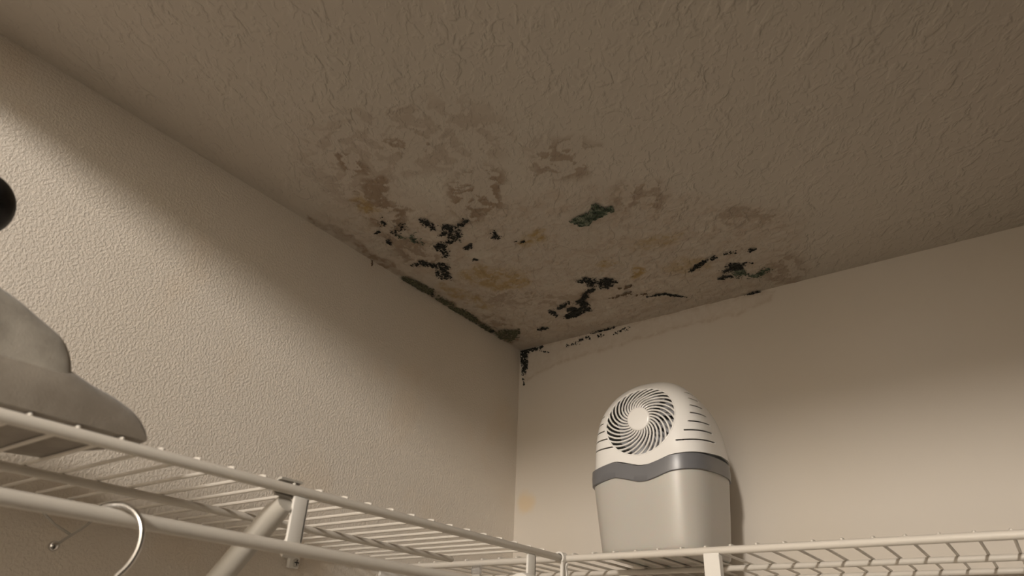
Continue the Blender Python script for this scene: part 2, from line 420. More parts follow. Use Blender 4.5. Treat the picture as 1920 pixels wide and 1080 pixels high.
STAINS = [
  ('c',0,0.42,0.0300,[(0.1434,-0.7534),(0.2236,-0.7652),(0.3352,-0.7390),(0.4096,-0.6792),(0.4029,-0.5988),(0.3155,-0.5577),(0.2349,-0.6093),(0.1207,-0.5852),(0.0767,-0.6131),(0.1053,-0.6922)]),
  ('c',0,1.00,0.0120,[(0.1731,-0.6518),(0.1616,-0.6494),(0.1514,-0.6534),(0.1448,-0.6630),(0.1431,-0.6762),(0.1466,-0.6901),(0.1544,-0.7019),(0.1648,-0.7094),(0.1758,-0.7114),(0.1854,-0.7075),(0.1917,-0.6985),(0.1937,-0.6860),(0.1909,-0.6723),(0.1836,-0.6601)]),
  ('c',0,1.00,0.0100,[(0.1535,-0.5907),(0.1421,-0.5923),(0.1356,-0.5992),(0.1355,-0.6102),(0.1416,-0.6226),(0.1525,-0.6341),(0.1658,-0.6423),(0.1791,-0.6458),(0.1897,-0.6441),(0.1959,-0.6375),(0.1964,-0.6273),(0.1911,-0.6153),(0.1808,-0.6037),(0.1674,-0.5949)]),
  ('c',0,1.00,0.0120,[(0.1397,-0.5191),(0.1201,-0.5126),(0.1014,-0.5185),(0.0878,-0.5357),(0.0824,-0.5602),(0.0859,-0.5865),(0.0973,-0.6091),(0.1138,-0.6240),(0.1323,-0.6287),(0.1493,-0.6227),(0.1620,-0.6073),(0.1680,-0.5851),(0.1661,-0.5597),(0.1561,-0.5361)]),
  ('c',0,1.00,0.0140,[(0.3405,-0.5422),(0.3318,-0.5171),(0.3131,-0.4920),(0.2874,-0.4721),(0.2598,-0.4619),(0.2364,-0.4644),(0.2228,-0.4794),(0.2221,-0.5032),(0.2338,-0.5302),(0.2548,-0.5546),(0.2804,-0.5718),(0.3055,-0.5792),(0.3259,-0.5760),(0.3383,-0.5630)]),
  ('c',0,0.80,0.0140,[(0.4848,-0.5091),(0.4719,-0.4921),(0.4509,-0.4810),(0.4258,-0.4786),(0.4018,-0.4858),(0.3843,-0.5011),(0.3773,-0.5211),(0.3819,-0.5413),(0.3966,-0.5576),(0.4181,-0.5670),(0.4419,-0.5680),(0.4638,-0.5608),(0.4799,-0.5469),(0.4874,-0.5286)]),
  ('c',0,0.80,0.0140,[(0.3153,-0.6424),(0.3018,-0.6335),(0.2831,-0.6312),(0.2629,-0.6361),(0.2455,-0.6473),(0.2346,-0.6625),(0.2325,-0.6782),(0.2394,-0.6914),(0.2536,-0.6993),(0.2720,-0.7008),(0.2912,-0.6957),(0.3075,-0.6851),(0.3181,-0.6709),(0.3210,-0.6557)]),
  ('c',0,0.70,0.0140,[(0.5356,-0.3719),(0.5256,-0.3563),(0.5080,-0.3458),(0.4862,-0.3429),(0.4648,-0.3485),(0.4484,-0.3615),(0.4405,-0.3791),(0.4428,-0.3974),(0.4543,-0.4126),(0.4724,-0.4218),(0.4934,-0.4237),(0.5133,-0.4179),(0.5286,-0.4058),(0.5366,-0.3895)]),
  ('c',0,0.80,0.0100,[(0.1040,-0.4004),(0.0861,-0.3934),(0.0673,-0.3995),(0.0517,-0.4174),(0.0427,-0.4431),(0.0420,-0.4710),(0.0495,-0.4953),(0.0631,-0.5114),(0.0803,-0.5167),(0.0977,-0.5106),(0.1123,-0.4943),(0.1214,-0.4706),(0.1233,-0.4437),(0.1172,-0.4185)]),
  ('c',2,0.90,0.0300,[(0.0354,-0.6217),(0.1313,-0.5956),(0.2657,-0.4935),(0.4350,-0.4510),(0.5575,-0.3415),(0.6792,-0.2150),(0.6490,-0.1051),(0.5168,0.0166),(0.2918,0.0188),(0.0039,-0.0066),(0.0017,-0.2419),(0.0195,-0.4316)]),
  ('c',1,0.90,0.0100,[(0.1195,-0.5756),(0.1125,-0.5740),(0.1064,-0.5769),(0.1025,-0.5836),(0.1016,-0.5927),(0.1039,-0.6023),(0.1087,-0.6106),(0.1152,-0.6159),(0.1220,-0.6172),(0.1279,-0.6144),(0.1317,-0.6080),(0.1327,-0.5992),(0.1307,-0.5896),(0.1260,-0.5812)]),
  ('c',1,1.00,0.0100,[(0.3095,-0.3622),(0.3023,-0.3556),(0.2922,-0.3530),(0.2812,-0.3549),(0.2715,-0.3609),(0.2652,-0.3699),(0.2635,-0.3799),(0.2668,-0.3889),(0.2742,-0.3952),(0.2842,-0.3975),(0.2950,-0.3955),(0.3043,-0.3897),(0.3105,-0.3810),(0.3124,-0.3712)]),
  ('c',1,0.80,0.0120,[(0.2073,-0.2556),(0.1905,-0.2445),(0.1660,-0.2448),(0.1390,-0.2569),(0.1152,-0.2782),(0.0997,-0.3041),(0.0955,-0.3291),(0.1033,-0.3482),(0.1209,-0.3578),(0.1447,-0.3564),(0.1702,-0.3446),(0.1928,-0.3246),(0.2082,-0.3001),(0.2135,-0.2755)]),
  ('c',1,0.90,0.0060,[(0.3654,-0.2364),(0.3624,-0.2319),(0.3565,-0.2279),(0.3491,-0.2253),(0.3415,-0.2246),(0.3352,-0.2259),(0.3317,-0.2291),(0.3315,-0.2335),(0.3347,-0.2381),(0.3407,-0.2420),(0.3481,-0.2445),(0.3556,-0.2452),(0.3617,-0.2438),(0.3652,-0.2407)]),
  ('c',1,1.00,0.0060,[(0.3924,-0.1711),(0.3862,-0.1625),(0.3800,-0.1570),(0.3751,-0.1557),(0.3725,-0.1589),(0.3726,-0.1661),(0.3755,-0.1755),(0.3806,-0.1854),(0.3867,-0.1937),(0.3927,-0.1989),(0.3974,-0.2000),(0.4000,-0.1969),(0.4000,-0.1901),(0.3973,-0.1809)]),
  ('c',1,0.60,0.0120,[(0.4962,-0.2508),(0.4898,-0.2435),(0.4769,-0.2393),(0.4601,-0.2391),(0.4426,-0.2431),(0.4281,-0.2504),(0.4196,-0.2596),(0.4188,-0.2688),(0.4259,-0.2760),(0.4392,-0.2798),(0.4560,-0.2797),(0.4729,-0.2757),(0.4868,-0.2685),(0.4951,-0.2597)]),
  ('c',1,0.70,0.0080,[(0.0698,-0.2056),(0.0611,-0.2064),(0.0516,-0.2212),(0.0433,-0.2468),(0.0380,-0.2776),(0.0365,-0.3071),(0.0390,-0.3297),(0.0450,-0.3414),(0.0532,-0.3404),(0.0621,-0.3269),(0.0701,-0.3033),(0.0758,-0.2736),(0.0778,-0.2436),(0.0757,-0.2191)]),
  ('c',1,0.50,0.0100,[(0.5091,-0.1548),(0.5022,-0.1440),(0.4894,-0.1366),(0.4732,-0.1341),(0.4568,-0.1373),(0.4437,-0.1455),(0.4367,-0.1570),(0.4371,-0.1695),(0.4447,-0.1802),(0.4579,-0.1872),(0.4739,-0.1891),(0.4895,-0.1858),(0.5020,-0.1779),(0.5090,-0.1669)]),
  ('c',0,0.80,0.0140,[(0.0594,-0.0857),(0.0471,-0.0823),(0.0347,-0.0942),(0.0251,-0.1188),(0.0201,-0.1505),(0.0206,-0.1826),(0.0264,-0.2088),(0.0360,-0.2243),(0.0476,-0.2267),(0.0591,-0.2157),(0.0685,-0.1934),(0.0739,-0.1634),(0.0742,-0.1313),(0.0691,-0.1034)]),
  ('c',0,0.60,0.0140,[(0.6497,-0.2251),(0.6421,-0.2164),(0.6276,-0.2145),(0.6090,-0.2200),(0.5900,-0.2319),(0.5748,-0.2477),(0.5664,-0.2641),(0.5664,-0.2777),(0.5746,-0.2858),(0.5893,-0.2871),(0.6074,-0.2815),(0.6255,-0.2700),(0.6403,-0.2548),(0.6489,-0.2389)]),
  ('c',0,0.70,0.0140,[(0.6413,-0.0484),(0.6334,-0.0188),(0.6196,0.0062),(0.6024,0.0209),(0.5855,0.0218),(0.5727,0.0082),(0.5669,-0.0166),(0.5690,-0.0470),(0.5783,-0.0764),(0.5925,-0.0991),(0.6088,-0.1112),(0.6241,-0.1111),(0.6359,-0.0989),(0.6420,-0.0768)]),
  ('c',0,0.60,0.0100,[(0.2741,-0.1307),(0.2569,-0.1253),(0.2214,-0.1339),(0.1744,-0.1550),(0.1256,-0.1845),(0.0850,-0.2164),(0.0613,-0.2439),(0.0590,-0.2613),(0.0782,-0.2655),(0.1145,-0.2559),(0.1606,-0.2347),(0.2074,-0.2061),(0.2464,-0.1755),(0.2702,-0.1487)]),
  ('c',4,1.00,0.0050,[(0.0059,-0.6291),(0.0093,-0.5437),(0.0028,-0.4190),(0.0003,-0.2447),(0.0040,-0.0346),(0.0236,-0.0519),(0.0182,-0.2574),(0.0223,-0.4299),(0.0274,-0.5526),(0.0145,-0.6332)]),
  ('c',3,0.90,0.0120,[(0.2722,-0.5547),(0.2575,-0.5406),(0.2411,-0.5316),(0.2265,-0.5299),(0.2170,-0.5360),(0.2146,-0.5485),(0.2197,-0.5647),(0.2309,-0.5811),(0.2459,-0.5943),(0.2615,-0.6021),(0.2749,-0.6031),(0.2837,-0.5975),(0.2865,-0.5861),(0.2825,-0.5709)]),
  ('c',3,1.00,0.0060,[(0.0529,-0.1884),(0.0459,-0.1861),(0.0399,-0.1907),(0.0362,-0.2012),(0.0355,-0.2154),(0.0379,-0.2304),(0.0429,-0.2431),(0.0495,-0.2512),(0.0563,-0.2532),(0.0621,-0.2488),(0.0658,-0.2388),(0.0666,-0.2251),(0.0644,-0.2102),(0.0596,-0.1971)]),
  ('c',3,0.90,0.0120,[(0.2942,-0.0719),(0.2834,-0.0593),(0.2632,-0.0500),(0.2375,-0.0459),(0.2113,-0.0480),(0.1903,-0.0562),(0.1788,-0.0686),(0.1794,-0.0826),(0.1917,-0.0952),(0.2128,-0.1040),(0.2383,-0.1074),(0.2632,-0.1048),(0.2830,-0.0969),(0.2940,-0.0852)]),
  ('c',3,0.80,0.0120,[(0.5738,-0.2520),(0.5693,-0.2365),(0.5583,-0.2208),(0.5429,-0.2083),(0.5261,-0.2015),(0.5113,-0.2021),(0.5019,-0.2101),(0.4998,-0.2238),(0.5054,-0.2401),(0.5173,-0.2556),(0.5328,-0.2673),(0.5488,-0.2731),(0.5625,-0.2721),(0.5714,-0.2646)]),
  ('c',3,0.90,0.0100,[(0.2206,-0.3508),(0.2128,-0.3464),(0.2001,-0.3468),(0.1849,-0.3520),(0.1704,-0.3610),(0.1595,-0.3719),(0.1544,-0.3826),(0.1561,-0.3908),(0.1642,-0.3949),(0.1770,-0.3942),(0.1919,-0.3890),(0.2060,-0.3802),(0.2167,-0.3695),(0.2219,-0.3590)]),
  ('c',3,0.80,0.0100,[(0.0467,-0.4608),(0.0399,-0.4600),(0.0340,-0.4655),(0.0304,-0.4761),(0.0297,-0.4897),(0.0320,-0.5034),(0.0368,-0.5144),(0.0431,-0.5208),(0.0497,-0.5214),(0.0553,-0.5162),(0.0589,-0.5061),(0.0598,-0.4929),(0.0578,-0.4792),(0.0531,-0.4677)]),
  ('c',3,0.80,0.0100,[(0.2366,-0.5696),(0.2272,-0.5679),(0.2184,-0.5737),(0.2121,-0.5857),(0.2096,-0.6013),(0.2113,-0.6172),(0.2167,-0.6303),(0.2247,-0.6381),(0.2336,-0.6393),(0.2420,-0.6337),(0.2481,-0.6225),(0.2509,-0.6076),(0.2497,-0.5918),(0.2446,-0.5782)]),
  ('b',2,0.85,0.0025,[(0.0141,2.4391),(0.1748,2.4409),(0.3484,2.4386),(0.4705,2.4382),(0.5769,2.4370),(0.5670,2.4152),(0.5179,2.4027),(0.4453,2.4010),(0.2987,2.3980),(0.1739,2.3874),(0.0937,2.3833),(0.0452,2.3680),(0.0128,2.3555)]),
  ('b',1,0.80,0.0090,[(0.0472,2.0949),(0.0455,2.0859),(0.0404,2.0791),(0.0327,2.0757),(0.0239,2.0764),(0.0159,2.0811),(0.0100,2.0888),(0.0077,2.0982),(0.0093,2.1074),(0.0146,2.1143),(0.0224,2.1177),(0.0313,2.1169),(0.0393,2.1120),(0.0450,2.1042)]),
]


# ------------------------------------------------------------------ structure
def stain_fields(plane, U, V):
    out = np.zeros((U.shape[0], U.shape[1], 4))
    wu = (fbm(U, V, 38, 4, 31) - 0.5) * 0.035
    wv = (fbm(U, V, 38, 4, 57) - 0.5) * 0.035
    k = 1.0 if plane == 'c' else 0.35
    late = []
    for pl, ch, st, so, poly in STAINS:
        if pl != plane:
            continue
        pu = [p[0] for p in poly]; pv = [p[1] for p in poly]
        pad = 0.06
        ii = np.where((U[:, 0] > min(pu) - pad) & (U[:, 0] < max(pu) + pad))[0]
        jj = np.where((V[0, :] > min(pv) - pad) & (V[0, :] < max(pv) + pad))[0]
        if len(ii) == 0 or len(jj) == 0:
            continue
        s = np.s_[ii[0]:ii[-1] + 1, jj[0]:jj[-1] + 1]
        d = poly_sdf(U[s] + wu[s] * k, V[s] + wv[s] * k, poly)
        m_ = sstep(-so, so, d) * st
        if plane == 'b' and ch == 2:         # tide line at the rim of the damp patch
            m_ = sstep(-so, so, d) * 0.35 + np.exp(-((d - 0.003) / 0.004) ** 2) * 0.5
        if ch == 4:
            late.append((s, m_))
            continue
        out[s][..., ch] = np.maximum(out[s][..., ch], m_)
    if plane == 'c':                           # crisp flaky edges where paint has lifted
        fb = fbm(U + wu * 0.6, V + wv * 0.6, 64, 5, 201)
        out[..., 0] *= 0.12 + 0.88 * sstep(0.49, 0.525, fb)
        out[..., 2] *= 0.45 + 0.55 * sstep(0.44, 0.55, fbm(U, V * 1.25, 62, 5, 301))
        out[..., 1] *= 0.5 + 0.5 * sstep(0.42, 0.52, fbm(U, V, 90, 4, 77))
        out[..., 3] *= sstep(0.40, 0.50, fbm(U, V, 50, 4, 401))
    for s, m_ in late:
        out[s][..., 0] = np.maximum(out[s][..., 0], m_ * (0.55 + 0.45 * sstep(0.4, 0.6, fbm(U[s], V[s], 80, 3, 11))))
    return np.clip(out, 0, 1)

def axis(dense, step, ends):
    a = list(np.arange(dense[0], dense[1] + step / 2, step))
    if ends[0] < dense[0] - 1e-6:
        a = list(np.linspace(ends[0], dense[0], 12)[:-1]) + a
    if ends[1] > dense[1] + 1e-6:
        a = a + list(np.linspace(a[-1], ends[1], 12)[1:])
    return np.array(a)

def surface(name, plane, ua, va, mat):
    U, V = np.meshgrid(ua, va, indexing='ij')
    st = stain_fields(plane, U, V)
    disp = np.zeros(U.shape)
    if plane == 'c':                          # blistered, flaking paint around the damp corner
        dmg = np.clip(st[..., 2] + 0.6 * st[..., 0], 0, 1)
        f1 = fbm(U + 0.02 * fbm(U, V, 30, 2, 5), V * 1.3, 42, 4, 91)
        f2 = fbm(U, V, 120, 3, 17)
        disp = dmg * (0.0014 * sstep(0.47, 0.53, f1) + 0.0007 * (f2 - 0.5))
    if plane == 'c':
        co = np.stack([U, V, H - disp], -1)
    elif plane == 'b':
        co = np.stack([U, 0 * U, V], -1)
    else:
        co = np.stack([0 * U, U, V], -1)
    nu, nv = U.shape
    idx = np.arange(nu * nv).reshape(nu, nv)
    f = np.stack([idx[:-1, :-1], idx[1:, :-1], idx[1:, 1:], idx[:-1, 1:]], -1).reshape(-1, 4)
    if plane == 'c':
        f = f[:, ::-1]
    me = bpy.data.meshes.new(name)
    me.vertices.add(nu * nv)
    me.vertices.foreach_set('co', co.reshape(-1))
    me.loops.add(f.size)
    me.loops.foreach_set('vertex_index', np.ascontiguousarray(f).reshape(-1))
    me.polygons.add(len(f))
    me.polygons.foreach_set('loop_start', np.arange(0, f.size, 4))
    me.polygons.foreach_set('use_smooth', np.ones(len(f), bool))
    me.update(calc_edges=True)
    at = me.attributes.new('stain', 'FLOAT_COLOR', 'POINT')
    at.data.foreach_set('color', st.reshape(-1))
    return tag(link(name, me, mat), kind='structure')

HEADZ = 0.455                                  # underside of the opening's header above the shelves
CW, CD = 2.3, 1.25                             # closet width and depth
RX, RY, RH = 3.6, -4.1, 3.05                   # the room beyond
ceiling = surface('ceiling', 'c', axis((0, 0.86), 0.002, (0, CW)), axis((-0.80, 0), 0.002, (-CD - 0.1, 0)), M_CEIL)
wall_back = surface('wall_back', 'b', axis((0, 0.62), 0.002, (0, CW)), axis((H - 0.40, H), 0.002, (0, H)), M_BACK)
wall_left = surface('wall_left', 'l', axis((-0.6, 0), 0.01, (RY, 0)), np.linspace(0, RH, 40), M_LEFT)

def slab(name, lo_, hi_, mat):
    bm = bmesh.new()
    add_box(bm, lo_, hi_)
    return tag(link(name, finish(bm, name, False), mat), kind='structure')
slab('floor', (-0.1, RY, -0.1), (RX, 0.1, 0), M_FLOOR)
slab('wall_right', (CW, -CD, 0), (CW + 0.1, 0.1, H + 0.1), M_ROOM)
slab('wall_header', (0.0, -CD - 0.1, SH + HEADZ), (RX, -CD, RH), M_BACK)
slab('wall_room_front', (1.10, -CD - 0.1, 0), (RX, -CD, SH + HEADZ), M_ROOM)  # unseen wall, edge set to cut lamp light and dim the right side
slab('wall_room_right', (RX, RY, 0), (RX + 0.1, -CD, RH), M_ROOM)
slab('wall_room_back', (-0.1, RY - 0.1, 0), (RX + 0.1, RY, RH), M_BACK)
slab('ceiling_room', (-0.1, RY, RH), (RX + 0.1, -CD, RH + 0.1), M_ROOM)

# mold growths: raised lacy crusts on the damp surfaces
def mold_patch(pl, colr, dens, poly, seed):
    pu = [p[0] for p in poly]; pv = [p[1] for p in poly]
    st = 0.0007
    pad = 0.006
    ua = np.arange(min(pu) - pad, max(pu) + pad, st); va = np.arange(min(pv) - pad, max(pv) + pad, st)
    U, V = np.meshgrid(ua, va, indexing='ij')
    wamp = 0.003 if colr == 'g' else (0.006 if max(max(pu) - min(pu), max(pv) - min(pv)) < 0.05 else 0.004)
    wu = (fbm(U, V, 160, 3, seed) - 0.5) * wamp; wv = (fbm(U, V, 160, 3, seed + 9) - 0.5) * wamp
    d = poly_sdf(U + wu, V + wv, poly)
    ridg = 1 - np.abs(fbm(U, V, 300, 2, seed + 21) - 0.5) * 5
    blob = fbm(U, V, 230, 3, seed + 33)
    size = max(float(d.max()), 0.0012)
    val = 0.75 * ridg + 1.7 * (blob - 0.5) + np.clip(d / min(size, 0.008), -1.6, 0.5) * 0.8
    thr = float(np.quantile(val[d > 0], max(0.05, 1 - dens * 1.02))) if (d > 0).any() else 9.0
    val = val - thr
    keep = (val > 0) & (d > -0.005)
    if size > 0.0045:
        keep |= (fbm(U, V, 420, 2, seed + 55) > 0.74) & (d > -0.006) & (d < 0.001)
    # stay on the surface
    if pl == 'c':
        keep &= (U > 0.0) & (V < 0.0)
    elif pl == 'b':
        keep &= (U > 0.0) & (V < H)
    ksum = keep[:-1, :-1].astype(int) + keep[1:, :-1] + keep[1:, 1:] + keep[:-1, 1:]
    cell = ksum >= 3
    if cell.sum() < 2:
        cell = keep[:-1, :-1] | keep[1:, 1:]
        if cell.sum() < 2:
            return None
    hgt = 0.0011 + 0.0010 * np.clip(val, 0, 1) + 0.0006 * blob
    inner = np.zeros(U.shape, bool)
    inner[1:-1, 1:-1] = cell[:-1, :-1] & cell[1:, :-1] & cell[:-1, 1:] & cell[1:, 1:]
    hgt = np.where(inner, hgt, 0.0009)
    if pl == 'c':
        hgt = hgt + 0.0012
        co = np.stack([U, V, H - hgt], -1)
    elif pl == 'b':
        co = np.stack([U, -hgt * 0.6, V], -1)
    else:
        co = np.stack([hgt * 0.6, U, V], -1)
    nv = U.shape[1]
    idx = np.arange(U.size).reshape(U.shape)
    f = np.stack([idx[:-1, :-1], idx[1:, :-1], idx[1:, 1:], idx[:-1, 1:]], -1)[cell]
    used, inv = np.unique(f, return_inverse=True)
    f = inv.reshape(-1, 4)
    if pl == 'c':
        f = f[:, ::-1]
    me = bpy.data.meshes.new('mold_patch')
    me.from_pydata(co.reshape(-1, 3)[used].tolist(), [], f.tolist())
    me.update()
    par = {'c': ceiling, 'b': wall_back, 'l': wall_left}[pl]
    o = link('mold_patch' if colr != 'b' else 'paint_crack', me, M_MOLD[colr], par)
    lab = {'k': 'black mold growth', 'g': 'dark green mold growth', 'o': 'olive green mold growth along the edge', 'b': 'brown paint crack'}[colr]
    o['label'] = lab
    return o
for i, (pl, colr, dens, poly) in enumerate(MOLD):
    mold_patch(pl, colr, dens, poly, 100 + i * 7)

# ------------------------------------------------------------------ wire shelves
D = 0.305
RF, RM, RW = 0.0047, 0.0041, 0.0018
ZW = RF + RW * 0.6                             # wires lie on the rails
ZM = ZW - RW - RM + 0.0006

def tube_obj(name, pts, r, mat, parent=None, n=12, cap='round'):
    bm = bmesh.new()
    add_tube(bm, pts, r, n, cap)
    return link(name, finish(bm, name), mat, parent)

# shelf along the back wall (runs into the corner)
shelf_r = empty('wire_shelf', (0, 0, SH))
tag(shelf_r, 'white wire shelf along the back wall carrying the dehumidifier', 'shelf')
XR = CW - 0.02
tube_obj('front_rail', [(0.012, -D, 0), (XR, -D, 0)], RF, M_WIRE, shelf_r, 14)
tube_obj('middle_rail', [(0.012, -D + 0.166, ZM), (XR, -D + 0.166, ZM)], RM, M_WIRE, shelf_r)
tube_obj('back_rail', [(0.012, -0.012, ZM), (XR, -0.012, ZM)], RM, M_WIRE, shelf_r)
bm = bmesh.new()
add_tube(bm, [(0, -D - 0.0002, ZW - 0.0008), (0, -D + 0.004, ZW), (0, -0.009, ZW)], RW, 8, 'round')
wire_r = finish(bm, 'deck_wire')
wire_r.materials.append(M_WIRE)
x = 0.3525 - 0.0318 * 10
while x < XR:
    link('deck_wire', wire_r, None, shelf_r, (x, 0, 0))
    x += 0.0318

# shelf along the left wall (butts against the first)
shelf_l = empty('wire_shelf', (0, 0, SH))
tag(shelf_l, 'white wire shelf along the left wall with a hanging rod below', 'shelf')
YA, YB = -1.235, -D - 0.012
tube_obj('front_rail', [(D, YA, 0), (D, YB + 0.004, 0)], RF, M_WIRE, shelf_l, 14)
tube_obj('middle_rail', [(D - 0.166, YA, ZM), (D - 0.166, -0.350, ZM)], RM, M_WIRE, shelf_l)
tube_obj('back_rail', [(0.012, YA, ZM), (0.012, -0.350, ZM)], RM, M_WIRE, shelf_l)
bm = bmesh.new()
add_tube(bm, [(D + 0.0002, 0, ZW - 0.0008), (D - 0.004, 0, ZW), (0.009, 0, ZW)], RW, 8, 'round')
wire_l = finish(bm, 'deck_wire')
wire_l.materials.append(M_WIRE)
y = -0.3545
while y > YA:
    link('deck_wire', wire_l, None, shelf_l, (0, y, 0))
    y -= 0.03225

# ---- hanging rod under the left shelf
ZR = -0.0495
rod = empty('hanging_rod', (D, -0.8, SH + ZR))
tag(rod, 'off-white round hanging rod below the left wire shelf', 'clothes rod')
tube_obj('rod_tube', [(0, -0.435, 0), (0, 0.392, 0)], 0.0056, M_WIRE, rod, 18, 'flat')
bm = bmesh.new()
add_tube(bm, [(0, 0.388, 0), (0, 0.390, 0), (0, 0.396, 0), (0, 0.412, 0), (0, 0.416, 0)], [0.016, 0.0195, 0.021, 0.021, 0.019], 24, 'flat')
link('end_cap', finish(bm, 'end_cap'), M_WHITE, rod)

# ---- drop brackets that carry the rod from the front rail
def drop_bracket(yc, w, label):
    e = empty('rod_bracket', (D, yc, SH))
    tag(e, label, 'bracket', 'rod brackets hanging from the left shelf')
    zt, zb = -RF - 0.0002, ZR + 0.0050
    bm = bmesh.new()
    add_box(bm, (-0.0012, -w / 2, zb), (0.0022, w / 2, zt), 0.0008, 2)
    link('plate', finish(bm, 'plate', True, 30), M_WHITE, e)
    bm = bmesh.new()
    add_box(bm, (-0.008, w / 2 - 0.003, zb), (0.0022, w / 2 + 0.0005, zt), 0.0010, 2)
    link('side_flange', finish(bm, 'side_flange', True, 30), M_WHITE, e)
    bm = bmesh.new()
    add_strip(bm, arc((0, 0, ZR), 0.0069, 95, 250, 14), (0, 1, 0), w * 0.8, 0.0022)
    link('rod_cradle', finish(bm, 'rod_cradle', True, 30), M_WHITE, e)
    return e
drop_bracket(-0.7635, 0.0165, 'white rod bracket beside the slanted shelf brace')
drop_bracket(-0.385, 0.018, 'white rod bracket near the corner joint at the rod end')

# ---- slanted brace from the front rail down to the left wall
br = empty('shelf_brace', (0, -0.7775, SH))
tag(br, 'slanted steel brace from left shelf front rail to the wall', 'brace')
bm = bmesh.new()
add_tube(bm, [(0.303, 0, -0.012), (0.287, 0, -0.022), (0.06, 0, -0.212), (0.02, 0, -0.248)], [0.0085, 0.0108, 0.0108, 0.0095], 18, 'flat')
for v in bm.verts:
    if v.co.x > 0.292:
        v.co.z = min(v.co.z, -0.0056)
link('brace_tube', finish(bm, 'brace_tube', True, 50), M_STEEL, br)
bm = bmesh.new()
add_strip(bm, arc((D, 0, 0), RF + 0.0030, 75, 235, 14), (0, 1, 0), 0.024, 0.002)
link('rail_hook', finish(bm, 'rail_hook', True, 30), M_STEEL, br)
bm = bmesh.new()
add_box(bm, (0.0005, -0.013, -0.288), (0.004, 0.013, -0.228), 0.001, 1)
link('wall_foot', finish(bm, 'wall_foot', True, 30), M_STEEL, br)

# ---- joint clip where the two front rails meet
jc = empty('rail_clip', (D, -D - 0.005, SH))
tag(jc, 'white plastic clip joining the two shelf rails at the corner', 'clip')
bm = bmesh.new()
add_strip(bm, arc((0, 0, 0), RF + 0.0022, 200, -45, 14), (0, 1, 0), 0.013, 0.0024)
link('rail_loop', finish(bm, 'rail_loop', True, 30), M_WHITE, jc)
for dy in (-0.0055, 0.0085):
    bm = bmesh.new()
    add_strip(bm, [(0.0055, dy * 0.9, -0.0055), (0.0045, dy * 0.55, -0.011), (0.005, dy * 0.75, -0.018), (0.005, dy, -0.03), (0.005, dy, -0.052)], (0, 1, 0), 0.0042, 0.003)
    link('prong', finish(bm, 'prong', True, 30), M_WHITE, jc)
bm = bmesh.new()
add_box(bm, (0.0015, -0.0055, -0.052), (0.0035, 0.0085, -0.009), 0.0005, 1)
link('web', finish(bm, 'web', True, 30), M_WHITE, jc)

# ---- posts under the back shelf rail
pr = empty('rod_bracket', (0.521, -D, SH))
tag(pr, 'white bracket post below the back shelf rail under the dehumidifier', 'bracket')
bm = bmesh.new()
add_strip(bm, [(0, RF + 0.001, -0.001), (0, 0.003, -0.0062), (0, -0.004, -0.006), (0, -RF - 0.0012, -0.004), (0, -RF - 0.0016, -0.012), (0, -RF - 0.002, -0.085)][2:], (1, 0, 0), 0.0195, 0.0026)
link('plate', finish(bm, 'plate', True, 30), M_WHITE, pr)
bm = bmesh.new()
add_box(bm, (0.0075, -RF - 0.003, -0.085), (0.0098, 0.004, -0.0055), 0.0006, 1)
link('side_flange', finish(bm, 'side_flange', True, 30), M_WHITE, pr)

cc = empty('clear_clip', (0.156, -D, SH))
tag(cc, 'small translucent clip under the back shelf rail near the left wall', 'clip')
bm = bmesh.new()
add_box(bm, (-0.008, -RF - 0.003, -0.016), (0.008, -RF + 0.003, -0.0045), 0.001, 2)
link('clip_head', finish(bm, 'clip_head', True, 30), M_CLEAR, cc)
bm = bmesh.new()
add_box(bm, (-0.007, -RF - 0.002, -0.05), (0.007, -RF + 0.002, -0.0155), 0.0008, 2)
link('clip_tail', finish(bm, 'clip_tail', True, 30), M_WHITE, cc)

# ---- wall hardware under the left shelf
wc = empty('wall_clip', (0, -0.527, SH - 0.018))
tag(wc, 'small white wall clip with a cross-head screw under the left shelf', 'clip')
bm = bmesh.new()
add_box(bm, (0.0004, -0.0085, -0.010), (0.008, 0.0085, 0.006), 0.002, 2)
add_strip(bm, [(0.006, 0, 0.005), (0.010, 0, 0.010), (0.016, 0, 0.0135), (0.019, 0, 0.020)], (0, 1, 0), 0.009, 0.003)
link('clip_body', finish(bm, 'clip_body', True, 30), M_WHITE, wc)
bm = bmesh.new()
add_tube(bm, [(0.007, 0.0015, -0.0025), (0.0095, 0.0015, -0.0025), (0.0105, 0.0015, -0.0025)], [0.0058, 0.0056, 0.0035], 16, 'flat')
sc = link('screw', finish(bm, 'screw', True, 30), M_STEEL, wc)
bm = bmesh.new()
add_box(bm, (0.0098, -0.0021, -0.0032), (0.0108, 0.0051, -0.0018))
add_box(bm, (0.0098, 0.0008, -0.0061), (0.0108, 0.0022, 0.0011))
link('cross_recess', finish(bm, 'cross_recess', False), M_SCREW, sc)

eb = empty('end_bracket', (0, -D, SH))
tag(eb, 'flat white end bracket of the back shelf on the left wall', 'bracket')
bm = bmesh.new()
add_box(bm, (0.0004, -0.055, -0.055), (0.006, 0.012, -0.011), 0.0015, 2)
link('plate', finish(bm, 'plate', True, 30), M_WHITE, eb)
bm = bmesh.new()
add_strip(bm, arc((0.010, 0, 0), RF + 0.0018, 180, 360, 10, 'yz'), (1, 0, 0), 0.018, 0.0028)
link('cradle', finish(bm, 'cradle', True, 30), M_WHITE, eb)

